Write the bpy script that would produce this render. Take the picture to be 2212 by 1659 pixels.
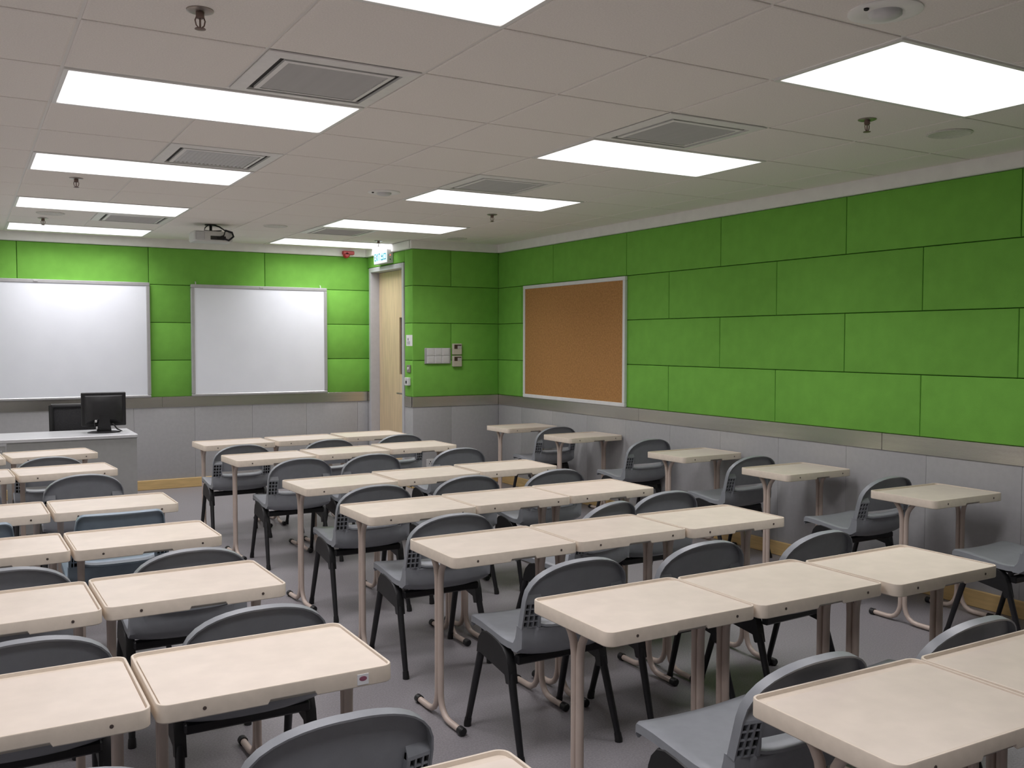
import bpy, bmesh, math, random
from mathutils import Vector, Matrix
random.seed(7)
for o in list(bpy.data.objects): bpy.data.objects.remove(o)
SC = bpy.context.scene
COL = SC.collection
PI = math.pi

# ------------------------------------------------------------------ camera
CAM_H = 1.497
def set_camera():
    f, yaw, pitch, roll = 2035.46, 0.52664, -0.045084, 0.001448
    cy, sy = math.cos(yaw), math.sin(yaw)
    fw = Vector((sy*math.cos(pitch), cy*math.cos(pitch), math.sin(pitch)))
    r = Vector((cy, -sy, 0)); u = r.cross(fw)
    r2 = r*math.cos(roll)+u*math.sin(roll); u2 = -r*math.sin(roll)+u*math.cos(roll)
    cd = bpy.data.cameras.new('camera'); co = bpy.data.objects.new('camera', cd)
    COL.objects.link(co)
    m = Matrix((r2, u2, -fw)).transposed().to_4x4()
    m.translation = Vector((0, 0, CAM_H))
    co.matrix_world = m
    cd.sensor_fit = 'HORIZONTAL'; cd.sensor_width = 36.0; cd.lens = 36.0*f/2212.0
    cd.clip_start = 0.05; cd.clip_end = 100
    SC.camera = co
set_camera()
# ------------------------------------------------------------------ world, exposure
w = bpy.data.worlds.new('world'); SC.world = w; w.use_nodes = True
w.node_tree.nodes['Background'].inputs[0].default_value = (0.6, 0.65, 0.7, 1)
w.node_tree.nodes['Background'].inputs[1].default_value = 0.05
SC.view_settings.view_transform = 'Standard'; SC.view_settings.look = 'None'
SC.view_settings.gamma = 1.0; SC.view_settings.use_curve_mapping = False
SC.view_settings.exposure = 0.0
LAMP_W = 11.3         # watts of each ceiling panel
LAMP_SPREAD = 2.30    # the prismatic panels throw their light mostly downwards
LAMP_COL = (1.0, 0.965, 0.99)
SC.cycles.max_bounces = 10; SC.cycles.diffuse_bounces = 6; SC.cycles.glossy_bounces = 4
SC.cycles.use_denoising = True

# ------------------------------------------------------------------ materials
def srgb(r, g, b):
    f = lambda c: (c/255/12.92) if c <= 10 else (((c/255)+.055)/1.055)**2.4
    return (f(r), f(g), f(b), 1)
def mat(name, col, rough=.6, metal=0., noise=None, bump=None, spec=.5, emit=None, coords='Object', stretch=None):
    """noise=(scale, amount) mottles the colour; bump=(scale, strength) gives fine relief"""
    m = bpy.data.materials.new(name); m.use_nodes = True
    nt = m.node_tree; b = nt.nodes['Principled BSDF']
    c = col if len(col) == 4 else (*col, 1)
    b.inputs['Base Color'].default_value = c
    b.inputs['Roughness'].default_value = rough; b.inputs['Metallic'].default_value = metal
    b.inputs['Specular IOR Level'].default_value = spec
    if noise or bump:
        tc = nt.nodes.new('ShaderNodeTexCoord'); src = tc.outputs[coords]
        if stretch:
            mp = nt.nodes.new('ShaderNodeMapping'); mp.inputs['Scale'].default_value = stretch
            nt.links.new(src, mp.inputs[0]); src = mp.outputs[0]
    if noise:
        n = nt.nodes.new('ShaderNodeTexNoise'); n.inputs['Scale'].default_value = noise[0]
        n.inputs['Detail'].default_value = 4
        nt.links.new(src, n.inputs['Vector'])
        rp = nt.nodes.new('ShaderNodeValToRGB'); a = noise[1]
        rp.color_ramp.elements[0].position = .3; rp.color_ramp.elements[1].position = .7
        rp.color_ramp.elements[0].color = (c[0]*(1-a), c[1]*(1-a), c[2]*(1-a), 1)
        rp.color_ramp.elements[1].color = (min(1, c[0]*(1+a)), min(1, c[1]*(1+a)), min(1, c[2]*(1+a)), 1)
        nt.links.new(n.outputs[0], rp.inputs[0]); nt.links.new(rp.outputs[0], b.inputs['Base Color'])
    if bump:
        n2 = nt.nodes.new('ShaderNodeTexNoise'); n2.inputs['Scale'].default_value = bump[0]
        n2.inputs['Detail'].default_value = 3
        nt.links.new(src, n2.inputs['Vector'])
        bp = nt.nodes.new('ShaderNodeBump'); bp.inputs['Strength'].default_value = bump[1]
        bp.inputs['Distance'].default_value = .002
        nt.links.new(n2.outputs[0], bp.inputs['Height']); nt.links.new(bp.outputs[0], b.inputs['Normal'])
    if emit:
        b.inputs['Emission Color'].default_value = (*emit[0], 1); b.inputs['Emission Strength'].default_value = emit[1]
    return m
M = {}
M['green'] = mat('green felt', (.195, .48, .078), .95, noise=(9, .06), bump=(260, .5), spec=.15, coords='Object')
M['joint'] = mat('dark green joint', (.06, .16, .02), .95, spec=.1)
M['dado'] = mat('grey laminate', (.39, .39, .40), .45, noise=(30, .04), spec=.35)
M['dadojoint'] = mat('grey joint', (.24, .24, .25), .7)
M['steel'] = mat('brushed steel', (.66, .635, .59), .27, 1.0, noise=(3, .05), bump=(90, .14), stretch=(.35, .35, 16))
M['base'] = mat('pale wood skirting', (.60, .42, .19), .5, noise=(6, .12), stretch=(1, 1, 10), spec=.4)
M['trim'] = mat('white cornice paint', (.90, .89, .87), .55, noise=(12, .03))
M['tile'] = mat('mineral ceiling tile', (.88, .835, .79), .95, noise=(170, .05), bump=(300, .35), spec=.1)
M['grid'] = mat('white ceiling grid', (.80, .78, .75), .5)
M['lampframe'] = mat('white lamp frame', (.80, .79, .77), .4)
M['floor'] = mat('speckled grey vinyl', (.235, .224, .238), .42, noise=(140, .20), bump=(90, .08), spec=.4)
M['plainwall'] = mat('off white wall paint', (.74, .73, .72), .8, noise=(8, .03))
M['backwall'] = mat('dark grey back wall felt', (.14, .14, .145), .9, noise=(8, .05))
M['cream'] = mat('cream moulded plastic', (.685, .60, .505), .42, noise=(45, .035), bump=(220, .06), spec=.4)
M['creamtop'] = mat('cream laminate top', (.695, .612, .535), .36, noise=(14, .045), bump=(350, .05), spec=.45)
M['legpaint'] = mat('beige pink enamel', (.52, .43, .375), .32, noise=(20, .04), spec=.5)
M['screw'] = mat('dark screw', (.10, .075, .065), .4, .3, noise=(30, .1))
M['blackplastic'] = mat('black plastic', (.013, .013, .014), .45, noise=(30, .15), spec=.4)
M['blacksteel'] = mat('black enamel steel', (.012, .012, .014), .38, noise=(30, .15), spec=.45)
M['greyshell'] = mat('grey polypropylene', (.25, .265, .288), .38, noise=(25, .05), bump=(420, .10), spec=.45)
M['blueshell'] = mat('pale blue polypropylene', (.225, .29, .355), .36, noise=(25, .05), bump=(420, .10), spec=.45)
M['board'] = mat('whiteboard enamel', (.88, .915, .985), .30, noise=(4, .02), spec=.4)
M['alu'] = mat('satin aluminium', (.56, .56, .57), .4, .55, noise=(20, .04))
M['whiteframe'] = mat('white frame', (.76, .77, .78), .45, noise=(20, .03))
M['cork'] = mat('cork sheet', (.43, .225, .085), .9, noise=(70, .16), bump=(180, .4), spec=.15)
M['doorwood'] = mat('pale beech veneer', (.68, .53, .34), .45, noise=(5, .10), stretch=(7, 7, .7), spec=.4)
M['doorframe'] = mat('grey door frame paint', (.50, .50, .53), .45, noise=(20, .03))
M['darkglass'] = mat('dark glazing', (.06, .05, .04), .08, noise=(6, .2), spec=.5)
M['deskgrey'] = mat('grey desk laminate', (.36, .365, .36), .5, noise=(25, .04))
M['desktop'] = mat('pale grey desk top', (.56, .57, .59), .3, noise=(25, .03), spec=.5)
M['mesh'] = mat('dark mesh fabric', (.022, .022, .024), .85, noise=(120, .3), bump=(300, .4))
M['whiteplastic'] = mat('white plastic', (.66, .66, .66), .4, noise=(25, .03))
M['projwhite'] = mat('off white projector case', (.58, .58, .56), .45, noise=(25, .03))
M['lightgrey'] = mat('light grey plastic', (.42, .42, .42), .5, noise=(25, .04))
M['beigeplastic'] = mat('beige plastic', (.56, .53, .44), .45, noise=(25, .03))
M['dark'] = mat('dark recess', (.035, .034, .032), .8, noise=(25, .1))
M['darkbrown'] = mat('dark brown display', (.06, .045, .035), .3, noise=(25, .1))
M['ventmetal'] = mat('grey white vent metal', (.84, .83, .81), .5, noise=(25, .03))
M['bronze'] = mat('dull bronze', (.20, .14, .12), .4, .7, noise=(25, .1))
M['brass'] = mat('chrome plate', (.36, .32, .29), .3, .8, noise=(25, .05))
M['red'] = mat('red alarm plastic', (.50, .03, .035), .35, noise=(25, .06))
M['paper'] = mat('white paper', (.80, .80, .82), .8, noise=(25, .02))
M['ink'] = mat('grey ink', (.18, .18, .2), .8, noise=(25, .05))
M['purple'] = mat('purple red print', (.32, .10, .16), .6, noise=(60, .2))
M['speaker'] = mat('speaker grille paint', (.66, .645, .60), .7, noise=(90, .1), bump=(200, .5))
M['slat'] = mat('grey vent slat metal', (.60, .60, .59), .5, noise=(25, .03))
M['lamp'] = mat('lit diffuser', (.8, .8, .8), .6, emit=(LAMP_COL, 1.6))
M['signface'] = mat('lit sign face', (.5, .8, .8), .5, emit=((.50, .93, .95), .95))
M['signtext'] = mat('teal sign lettering', (.01, .16, .24), .5, emit=((.0, .20, .32), .35))
M['led'] = mat('red indicator', (.8, .1, .1), .4, emit=((1, .25, .2), .9))
M['label'] = mat('pale label', (.50, .47, .47), .6, noise=(25, .05))

# ------------------------------------------------------------------ mesh helpers
class MB:
    def __init__(s): s.v = []; s.f = []
    def add(s, vs, fs):
        n = len(s.v); s.v += [tuple(v) for v in vs]; s.f += [tuple(i+n for i in f) for f in fs]
        return s
    def box(s, x0, x1, y0, y1, z0, z1):
        return s.add([(x0,y0,z0),(x1,y0,z0),(x1,y1,z0),(x0,y1,z0),(x0,y0,z1),(x1,y0,z1),(x1,y1,z1),(x0,y1,z1)],
                     [(3,2,1,0),(4,5,6,7),(0,1,5,4),(1,2,6,5),(2,3,7,6),(3,0,4,7)])
    def bbox(s, x0, x1, y0, y1, z0, z1, b=.003):
        """box whose edges are all chamfered"""
        bm = bmesh.new(); bmesh.ops.create_cube(bm, size=1)
        for v in bm.verts:
            v.co = Vector(((x0+x1)/2+v.co.x*(x1-x0), (y0+y1)/2+v.co.y*(y1-y0), (z0+z1)/2+v.co.z*(z1-z0)))
        b = min(b, .45*min(abs(x1-x0), abs(y1-y0), abs(z1-z0)))
        bmesh.ops.bevel(bm, geom=bm.edges[:], offset=b, segments=1, affect='EDGES')
        bm.verts.index_update()
        s.add([v.co[:] for v in bm.verts], [[v.index for v in f.verts] for f in bm.faces]); bm.free()
        return s
    def loft(s, rings, close=True, cap0=True, cap1=True):
        n = len(rings[0]); base = len(s.v)
        for r in rings: s.v += [tuple(p) for p in r]
        for k in range(len(rings)-1):
            a = base+k*n; b = a+n
            for i in range(n if close else n-1):
                j = (i+1) % n
                s.f.append((a+i, a+j, b+j, b+i))
        if cap0: s.f.append(tuple(base+i for i in reversed(range(n))))
        if cap1: s.f.append(tuple(base+(len(rings)-1)*n+i for i in range(n)))
        return s
    def tube(s, pts, r, n=10, cap=True):
        pts = [Vector(p) for p in pts]; rs = r if isinstance(r, (list, tuple)) else [r]*len(pts)
        rings = []; prev = None
        for i, p in enumerate(pts):
            t = (pts[min(i+1, len(pts)-1)]-pts[max(i-1, 0)]).normalized()
            if prev is None:
                a = Vector((1, 0, 0)) if abs(t.x) < .9 else Vector((0, 1, 0))
            else: a = prev
            a = (a-t*a.dot(t)).normalized(); b = t.cross(a); prev = a
            rings.append([p+(a*math.cos(2*PI*k/n)+b*math.sin(2*PI*k/n))*rs[i] for k in range(n)])
        return s.loft(rings, True, cap, cap)
    def lathe(s, prof, cx, cy, n=20, axis='z'):
        rings = []
        for r, h in prof:
            rings.append([(cx+r*math.cos(2*PI*k/n), cy+r*math.sin(2*PI*k/n), h) for k in range(n)])
        return s.loft(rings)
    def tf(s, m):
        s.v = [tuple(m @ Vector(v)) for v in s.v]; return s
    def mesh(s, name, material, smooth=None):
        me = bpy.data.meshes.new(name); me.from_pydata(s.v, [], s.f); me.update()
        bm = bmesh.new(); bm.from_mesh(me); bmesh.ops.recalc_face_normals(bm, faces=bm.faces[:]); bm.to_mesh(me); bm.free()
        me.materials.append(material)
        if smooth is not None:
            me.polygons.foreach_set('use_smooth', [True]*len(me.polygons))
            me.set_sharp_from_angle(angle=math.radians(smooth))
        return me
    def build(s, name, material, parent=None, smooth=None, loc=None):
        return link(name, s.mesh(name, material, smooth), parent, loc)
def link(name, me, parent=None, loc=None):
    o = bpy.data.objects.new(name, me); COL.objects.link(o)
    if parent: o.parent = parent
    if loc: o.location = loc
    return o
def thing(name, label, cat, loc=(0,0,0), rz=0, group=None):
    o = bpy.data.objects.new(name, None); COL.objects.link(o); o.empty_display_size = .1
    o.location = loc; o.rotation_euler = (0, 0, rz)
    return tag(o, label, cat, group)
def tag(o, label, cat, group=None):
    o['label'] = label; o['category'] = cat
    if group: o['group'] = group
    return o
def struct(o, label, cat='wall'):
    o['kind'] = 'structure'; o['label'] = label; o['category'] = cat
    return o
def copy_tree(o, parent=None):
    c = o.copy(); COL.objects.link(c)
    if parent: c.parent = parent
    for ch in list(o.children): copy_tree(ch, c)
    return c
def rrect(w, d, r, n=5, cx=0, cy=0):
    """rounded rectangle outline, counter-clockwise from the near-left corner"""
    pts = []
    for (sx, sy, a0) in ((-1,-1,PI), (1,-1,1.5*PI), (1,1,0), (-1,1,.5*PI)):
        ox, oy = cx+sx*(w/2-r), cy+sy*(d/2-r)
        for k in range(n+1):
            a = a0+k*PI/2/n
            pts.append((ox+r*math.cos(a), oy+r*math.sin(a)))
    return pts

# ------------------------------------------------------------------ room constants
XR, XL, YF, YB = 4.92, -2.66, 9.972, -2.0
YR, XD = 8.748, 3.924          # the corner wall and the door wall
HC = 2.5134                    # ceiling
ZB0, ZB1 = .828, .933          # steel band
Z1, Z2, Z3, ZT = 1.302, 1.682, 2.061, 2.431
ROWZ = [(ZB1, Z1), (Z1, Z2), (Z2, Z3), (Z3, ZT)]
PW = 1.1634

# floor and shells
struct(MB().box(XL-.2, XR+.2, YB-.2, YF+.2, -.08, 0).build('floor', M['floor']), 'grey speckled vinyl floor under all the desks and chairs', 'floor')
wall_right = struct(MB().box(XR+.022, XR+.2, YB, YR+.2, 0, 2.6).build('wall_right', M['joint']), 'long right wall of green felt panels above grey panels', 'wall')
wall_front = struct(MB().box(XL, XD+.2, YF+.022, YF+.2, 0, 2.6).build('wall_front', M['joint']), 'front wall behind the whiteboards, green above grey', 'wall')
wall_corner = struct(MB().box(XD+.022, XR+.022, YR+.022, YR+.16, 0, 2.6).build('wall_corner', M['joint']), 'short wall with the switches between door and right wall', 'wall')
dw = MB().box(XD+.022, XD+.16, YR+.022, 8.95, 0, 2.6).box(XD+.022, XD+.16, 9.915, YF+.022, 0, 2.6).box(XD+.022, XD+.16, 8.95, 9.915, 2.30, 2.6)
wall_door = struct(dw.build('wall_door', M['joint']), 'narrow wall around the wooden door', 'wall')
struct(MB().box(XL-.2, XL, YB, YF+.2, 0, 2.6).build('wall_left', M['plainwall']), 'plain off white left wall outside the picture', 'wall')
struct(MB().box(XL, XR+.2, YB-.2, YB, 0, 2.6).build('wall_back', M['backwall']), 'plain dark grey back wall behind the camera', 'wall')

# ------------------------------------------------------------------ wall panels
def panel_mb(w, h, t=.022, ch=.009):
    """panel in local x (width) and z (height); front face at y=0, back at y=t"""
    a = [(-w/2, t, -h/2), (w/2, t, -h/2), (w/2, t, h/2), (-w/2, t, h/2)]
    b = [(-w/2, ch, -h/2), (w/2, ch, -h/2), (w/2, ch, h/2), (-w/2, ch, h/2)]
    c2 = ch*.55
    c = [(-w/2+c2*.35, ch*.35, -h/2+c2*.35), (w/2-c2*.35, ch*.35, -h/2+c2*.35), (w/2-c2*.35, ch*.35, h/2-c2*.35), (-w/2+c2*.35, ch*.35, h/2-c2*.35)]
    d = [(-w/2+ch, 0, -h/2+ch), (w/2-ch, 0, -h/2+ch), (w/2-ch, 0, h/2-ch), (-w/2+ch, 0, h/2-ch)]
    return MB().loft([a, b, c, d])
_pm = {}
def put_panel(parent, name, material, cx, cy, cz, rz, w, h, t=.022, ch=.009):
    key = (name, round(w, 3), round(h, 3), t)
    if key not in _pm: _pm[key] = panel_mb(w, h, t, ch).mesh(name, material, 25)
    o = link(name, _pm[key], parent); o.location = (cx, cy, cz); o.rotation_euler = (0, 0, rz)
    return o
GAP = .004
def spans(a, b, joints):
    e = [a]+[j for j in sorted(joints) if a+.02 < j < b-.02]+[b]
    return list(zip(e[:-1], e[1:]))
yb, yo = 5.9508, 5.3552
for ri, (z0, z1) in enumerate(ROWZ):
    j0 = yb if ri % 2 == 0 else yo
    for a, b in spans(YB, YR, [j0+PW*k for k in range(-8, 6)]):
        if b == YR: b = YR+.02
        put_panel(wall_right, 'wall_panel', M['green'], XR, (a+b)/2, (z0+z1)/2, -PI/2, b-a-GAP, z1-z0-GAP)
    xo = .444 if ri % 2 == 1 else 1.02
    for a, b in spans(XL, XD, [xo+PW*k for k in range(-4, 5)]):
        if b == XD: b = XD+.02
        put_panel(wall_front, 'wall_panel', M['green'], (a+b)/2, YF, (z0+z1)/2, 0, b-a-GAP, z1-z0-GAP)
    for a, b in spans(XD, XR, [4.359] if ri % 2 == 1 else []):
        put_panel(wall_corner, 'wall_panel', M['green'], (a+b)/2, YR, (z0+z1)/2, 0, b-a-GAP, z1-z0-GAP)
    put_panel(wall_door, 'wall_panel', M['green'], XD, (YR+8.95)/2, (z0+z1)/2, -PI/2, 8.95-YR-GAP, z1-z0-GAP)
put_panel(wall_door, 'wall_panel', M['green'], XD, (8.95+YF)/2, (2.31+ZT)/2, -PI/2, YF-8.95-GAP, ZT-2.31-GAP)
for z0, z1 in ROWZ[:3]+[(Z3, 2.308)]:
    put_panel(wall_door, 'wall_panel', M['green'], XD, (9.914+YF)/2, (z0+z1)/2, -PI/2, YF-9.914, z1-z0-GAP)
put_panel(wall_door, 'lower_panel', M['dado'], XD, (9.914+YF)/2, ZB0/2, -PI/2, YF-9.914, ZB0, .022, .002)
# grey lower panels
dj = [5.922+.587*k for k in range(-14, 5)]
for a, b in spans(YB, YR, dj):
    put_panel(wall_right, 'lower_panel', M['dado'], XR, (a+b)/2, ZB0/2, -PI/2, b-a-.0012, ZB0, .022, .002)
for a, b in spans(XL, XD, [1.447+.588*k for k in range(-7, 5)]):
    put_panel(wall_front, 'lower_panel', M['dado'], (a+b)/2, YF, ZB0/2, 0, b-a-.0012, ZB0, .022, .002)
for a, b in spans(XD, XR, [4.36]):
    put_panel(wall_corner, 'lower_panel', M['dado'], (a+b)/2, YR, ZB0/2, 0, b-a-.0012, ZB0, .022, .002)
put_panel(wall_door, 'lower_panel', M['dado'], XD, (YR+8.95)/2, ZB0/2, -PI/2, 8.95-YR-.0012, ZB0, .022, .002)
# steel band (one length per wall piece)
BT = .006
def band(n, lab, segs):
    r = bpy.data.objects.new('trim_%d' % n, None); COL.objects.link(r)
    struct(r, lab, 'trim')
    for (x0, x1, y0, y1) in segs: MB().bbox(x0, x1, y0, y1, ZB0, ZB1, .002).build('steel_strip', M['steel'], r)
band(1, 'brushed steel band along the right wall below the green panels', [(XR-BT, XR+.02, a+.001, b-.001) for a, b in spans(YB, YR-BT, [3.884-2.44, 3.884, 3.884+2.44])])
band(2, 'brushed steel band under the two whiteboards on the front wall', [(a+.001, b-.001, YF-BT, YF+.02) for a, b in spans(XL, XD-BT, [1.72, -.72])])
band(3, 'brushed steel band under the light switches', [(XD-BT, XR-BT, YR-BT, YR+.02)])
band(4, 'short brushed steel band between the door frame and the corner', [(XD-BT, XD+.02, YR, 8.945), (XD-BT, XD+.02, 9.916, YF-BT)])
# cornices
def cornice(n, lab, x0, x1, y0, y1):
    struct(MB().bbox(x0, x1, y0, y1, ZT, HC+.01, .006).build('trim_%d' % n, M['trim'], smooth=30), lab, 'trim')
cornice(5, 'white cornice strip along the top of the right wall', XR-.028, XR+.02, YB, YR)
cornice(6, 'white cornice strip along the top of the front wall', XL, XD-.028, YF-.03, YF+.02)
cornice(7, 'white cornice strip above the light switch wall', XD-.028, XR-.028, YR-.028, YR+.02)
cornice(8, 'white cornice strip above the door', XD-.028, XD+.02, YR, YF)
# skirting
def skirt(side, lab, x0, x1, y0, y1):
    struct(MB().bbox(x0, x1, y0, y1, 0, .098, .004).build('baseboard_'+side, M['base'], smooth=30), lab, 'baseboard')
skirt('right', 'pale wood skirting along the right wall', XR-.012, XR+.02, YB, YR)
skirt('front', 'pale wood skirting along the front wall', XL, XD-.012, YF-.012, YF+.02)
skirt('corner', 'pale wood skirting below the light switch wall', XD-.012, XR-.012, YR-.012, YR+.02)
skirt('door', 'short pale wood skirting beside the door frame', XD-.012, XD+.02, YR, 8.945)

# ------------------------------------------------------------------ ceiling
ceiling = struct(MB().box(XL-.2, XR+.2, YB-.2, YF+.2, HC+.006, HC+.1).build('ceiling', M['grid']), 'suspended ceiling of square white mineral tiles', 'ceiling')
GX, GY, C6 = .3385, 3.9083, .6
LIGHTX = {'left': GX, 'right': GX+2.4, 'hidden': GX-2.4}
used = set(); lights = []
FRONT = .13                    # the last lights sit a little off the grid, clear of the front wall
for cn, x in LIGHTX.items():
    for k in range(-2, 4):
        if k == -2 and cn == 'right': continue
        y = GY+1.8*k; lights.append((cn, k, x, y-(FRONT if k == 3 else 0)))
        i = round((x-GX)/C6); j = round((y-GY)/C6); used |= {(i, j), (i+1, j)}
vents = [(1, -1), (1, 2), (4, -1), (4, 2), (1, 7), (4, 7)]
used |= set(vents)
tile_me = {}
def tile_mesh(w, d):
    k = (round(w, 3), round(d, 3))
    if k not in tile_me:
        e = .007
        a = [(0,0,.008),(w,0,.008),(w,d,.008),(0,d,.008)]; b = [(0,0,.002),(w,0,.002),(w,d,.002),(0,d,.002)]
        c = [(e,e,0),(w-e,e,0),(w-e,d-e,0),(e,d-e,0)]
        tile_me[k] = MB().loft([a, b, c], cap0=False).mesh('ceiling_tile', M['tile'])
    return tile_me[k]
for i in range(-5, 8):
    for j in range(-10, 11):
        if (i, j) in used: continue
        x0, x1 = max(XL, GX+i*C6), min(XR-.028, GX+(i+1)*C6); y0, y1 = max(YB, GY+j*C6), min(YF-.03, GY+(j+1)*C6)
        if j in (8, 10) and (i in (0, 1, 4, 5, -4, -3)):
            if j == 8: y1 -= FRONT
            else: y0 -= FRONT
        if x1-x0 < .05 or y1-y0 < .03: continue
        if x0 > XD-.1 and y0 > YR-.02: continue
        if x0 > XD-.5 and y1 > YR and x1 > XD: 
            if y0 < YR-.1: y1 = min(y1, YR-.028)
            else: x1 = min(x1, XD-.028)
        g = .006
        o = link('ceiling_tile', tile_mesh(x1-x0-2*g, y1-y0-2*g), ceiling); o.location = (x0+g, y0+g, HC)
# lights
def light_proto():
    W, D = 1.2, .6; m = .0232
    fr = MB()
    o = [(x, y, HC+.004) for x, y in rrect(W-.012, D-.012, .004, 1, W/2, D/2)]
    o2 = [(x, y, HC-.004) for x, y in rrect(W-.012, D-.012, .004, 1, W/2, D/2)]
    i2 = [(x, y, HC-.004) for x, y in rrect(W-2*m, D-2*m, .004, 1, W/2, D/2)]
    i3 = [(x, y, HC+.003) for x, y in rrect(W-2*m, D-2*m, .004, 1, W/2, D/2)]
    fr.loft([o, o2, i2, i3], cap0=False, cap1=False)
    df = MB(); p = rrect(W-2*m, D-2*m, .02, 4, W/2, D/2)
    df.add([(x, y, HC-.002) for x, y in p], [tuple(range(len(p)))])
    return fr.mesh('frame', M['lampframe']), df
fr_me, df_mb = light_proto()
df_me = bpy.data.meshes.new('diffuser'); df_me.from_pydata(df_mb.v, [], [tuple(reversed(df_mb.f[0]))]); df_me.materials.append(M['lamp'])
lamp_data = bpy.data.lights.new('lamp_tube', 'AREA'); lamp_data.shape = 'RECTANGLE'; lamp_data.size = 1.14; lamp_data.size_y = .54
lamp_data.energy = LAMP_W; lamp_data.color = LAMP_COL; lamp_data.spread = LAMP_SPREAD
ORD = ['nearest the camera', 'second from the camera', 'third from the camera', 'fourth from the camera', 'fifth from the camera']
for cn, k, x, y in lights:
    if cn == 'hidden' or k < -1:  # unseen panels, assumed and added to even out the room's light
        lab = 'added rectangular ceiling light panel, unseen outside the picture'
        grp = 'added ceiling lights out of the frame'
    else:
        last = 'farthest, just before the front wall' if k == 3 else (['nearest the camera, cut by the frame', 'second from the camera', 'third from the camera', 'fourth from the camera'][k+1])
        lab = 'bright rectangular ceiling light in the %s column, %s' % (cn, last); grp = 'ceiling light panels'
    t = thing('ceiling_light', lab, 'light', (x, y, 0), 0, grp)
    link('frame', fr_me, t); link('diffuser', df_me, t)
    lo = bpy.data.objects.new('lamp_tube', lamp_data); COL.objects.link(lo); lo.parent = t; lo.location = (.6, .3, HC-.0045)
# air vents
def vent(ij, lab, kind):
    x, y = GX+ij[0]*C6, GY+ij[1]*C6
    t = thing('ceiling_vent', lab, 'vent', (x, y, HC), 0, 'ceiling air vents')
    def ring(name, a, b, zo, zi, mt, th=.004):
        # square ring from inset a to inset b
        q = lambda s, z: [(s, s, z), (C6-s, s, z), (C6-s, C6-s, z), (s, C6-s, z)]
        MB().loft([q(a, .004), q(a, zo), q(b, zi), q(b, zi+.012)], cap0=False, cap1=False).build(name, mt, t)
    ring('frame', .008, .062, -.001, -.006, M['ventmetal'])
    MB().box(.05, .55, .05, .55, .0045, .0055).build('backing', M['dark'], t)
    ring('core_frame', .086, .104, -.005, -.007, M['ventmetal'])
    sl = MB(); n = 17
    p0, p1 = .106, .494
    me = {}
    for s in range(n):
        c = p0+(s+.5)*(p1-p0)/n; h = (p1-p0)/n
        if kind == 'x':
            m = MB().add([(p0, -h*.42, .003), (p1, -h*.42, .003), (p1, h*.25, -.006), (p0, h*.25, -.006), (p0, -h*.30, .0042), (p1, -h*.30, .0042), (p1, h*.38, -.005), (p0, h*.38, -.005)],
                         [(0,1,2,3),(4,5,6,7),(0,1,5,4),(2,3,7,6),(1,2,6,5),(0,3,7,4)]); pos = (0, c, 0)
        else:
            m = MB().add([(-h*.42, p0, .003), (-h*.42, p1, .003), (h*.25, p1, -.006), (h*.25, p0, -.006), (-h*.30, p0, .0042), (-h*.30, p1, .0042), (h*.38, p1, -.005), (h*.38, p0, -.005)],
                         [(0,1,2,3),(4,5,6,7),(0,1,5,4),(2,3,7,6),(1,2,6,5),(0,3,7,4)]); pos = (c, 0, 0)
        if 'm' not in me: me['m'] = m.mesh('slat', M['slat'])
        link('slat', me['m'], t, pos)
vent(vents[0], 'square slatted air vent touching the large left ceiling light, nearest on the left', 'x')
vent(vents[1], 'square air vent with short cross slats before the third left ceiling light', 'y')
vent(vents[2], 'square slatted air vent before the second light of the right column', 'x')
vent(vents[3], 'square air vent before the third light of the right column', 'x')
vent(vents[4], 'far air vent behind the fourth light of the left column', 'x')
vent(vents[5], 'far air vent behind the fourth light of the right column', 'x')
# sprinklers
def sprinkler(x, y, lab):
    t = thing('fire_sprinkler', lab, 'sprinkler', (x, y, HC), 0, 'ceiling sprinklers')
    MB().lathe([(.041, .001), (.041, -.003), (.030, -.007), (.014, -.006)], 0, 0, 24).build('escutcheon', M['brass'], t, 40)
    MB().lathe([(.013, -.004), (.013, -.022), (.009, -.026)], 0, 0, 14).build('body', M['bronze'], t, 40)
    f = MB()
    for s in (-1, 1): f.tube([(s*.011, 0, -.022), (s*.015, 0, -.032), (s*.012, 0, -.046), (s*.003, 0, -.056)], .0022, 6)
    f.tube([(0, 0, -.024), (0, 0, -.054)], .003, 6)
    f.build('yoke', M['bronze'], t, 40)
    MB().lathe([(.016, -.056), (.017, -.058), (.004, -.060)], 0, 0, 16).build('deflector', M['bronze'], t, 40)
for x, y, lab in ((.65, 3.03, 'large sprinkler head at the top left, before the second left ceiling light'), (.63, 6.51, 'sprinkler head between the third and fourth left ceiling lights'),
                  (.59, 8.75, 'farthest left sprinkler head, beside the farthest left ceiling light'), (3.59, 2.95, 'sprinkler head at the right beside the large right ceiling light'),
                  (3.68, 6.65, 'sprinkler head between third and fourth lights of the right column'), (3.65, 8.97, 'tiny sprinkler head above the exit sign')):
    sprinkler(x, y, lab)
def ceiling_speaker(x, y, lab):
    o = MB().lathe([(.105, .002), (.105, -.004), (.095, -.008), (.088, -.005), (.02, -.006)], 0, 0, 32).build('ceiling_speaker', M['speaker'], None, 40, (x, y, HC))
    tag(o, lab, 'speaker', 'round ceiling speakers')
ceiling_speaker(4.17, 2.94, 'round flush ceiling speaker at the right, near the green wall')
ceiling_speaker(4.23, 8.37, 'round flush ceiling speaker before the light switch wall')
ceiling_speaker(2.40, 8.29, 'round flush ceiling speaker right of the projector')
ceiling_speaker(.62, 8.38, 'round flush ceiling speaker between the two farthest left lights')
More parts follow.
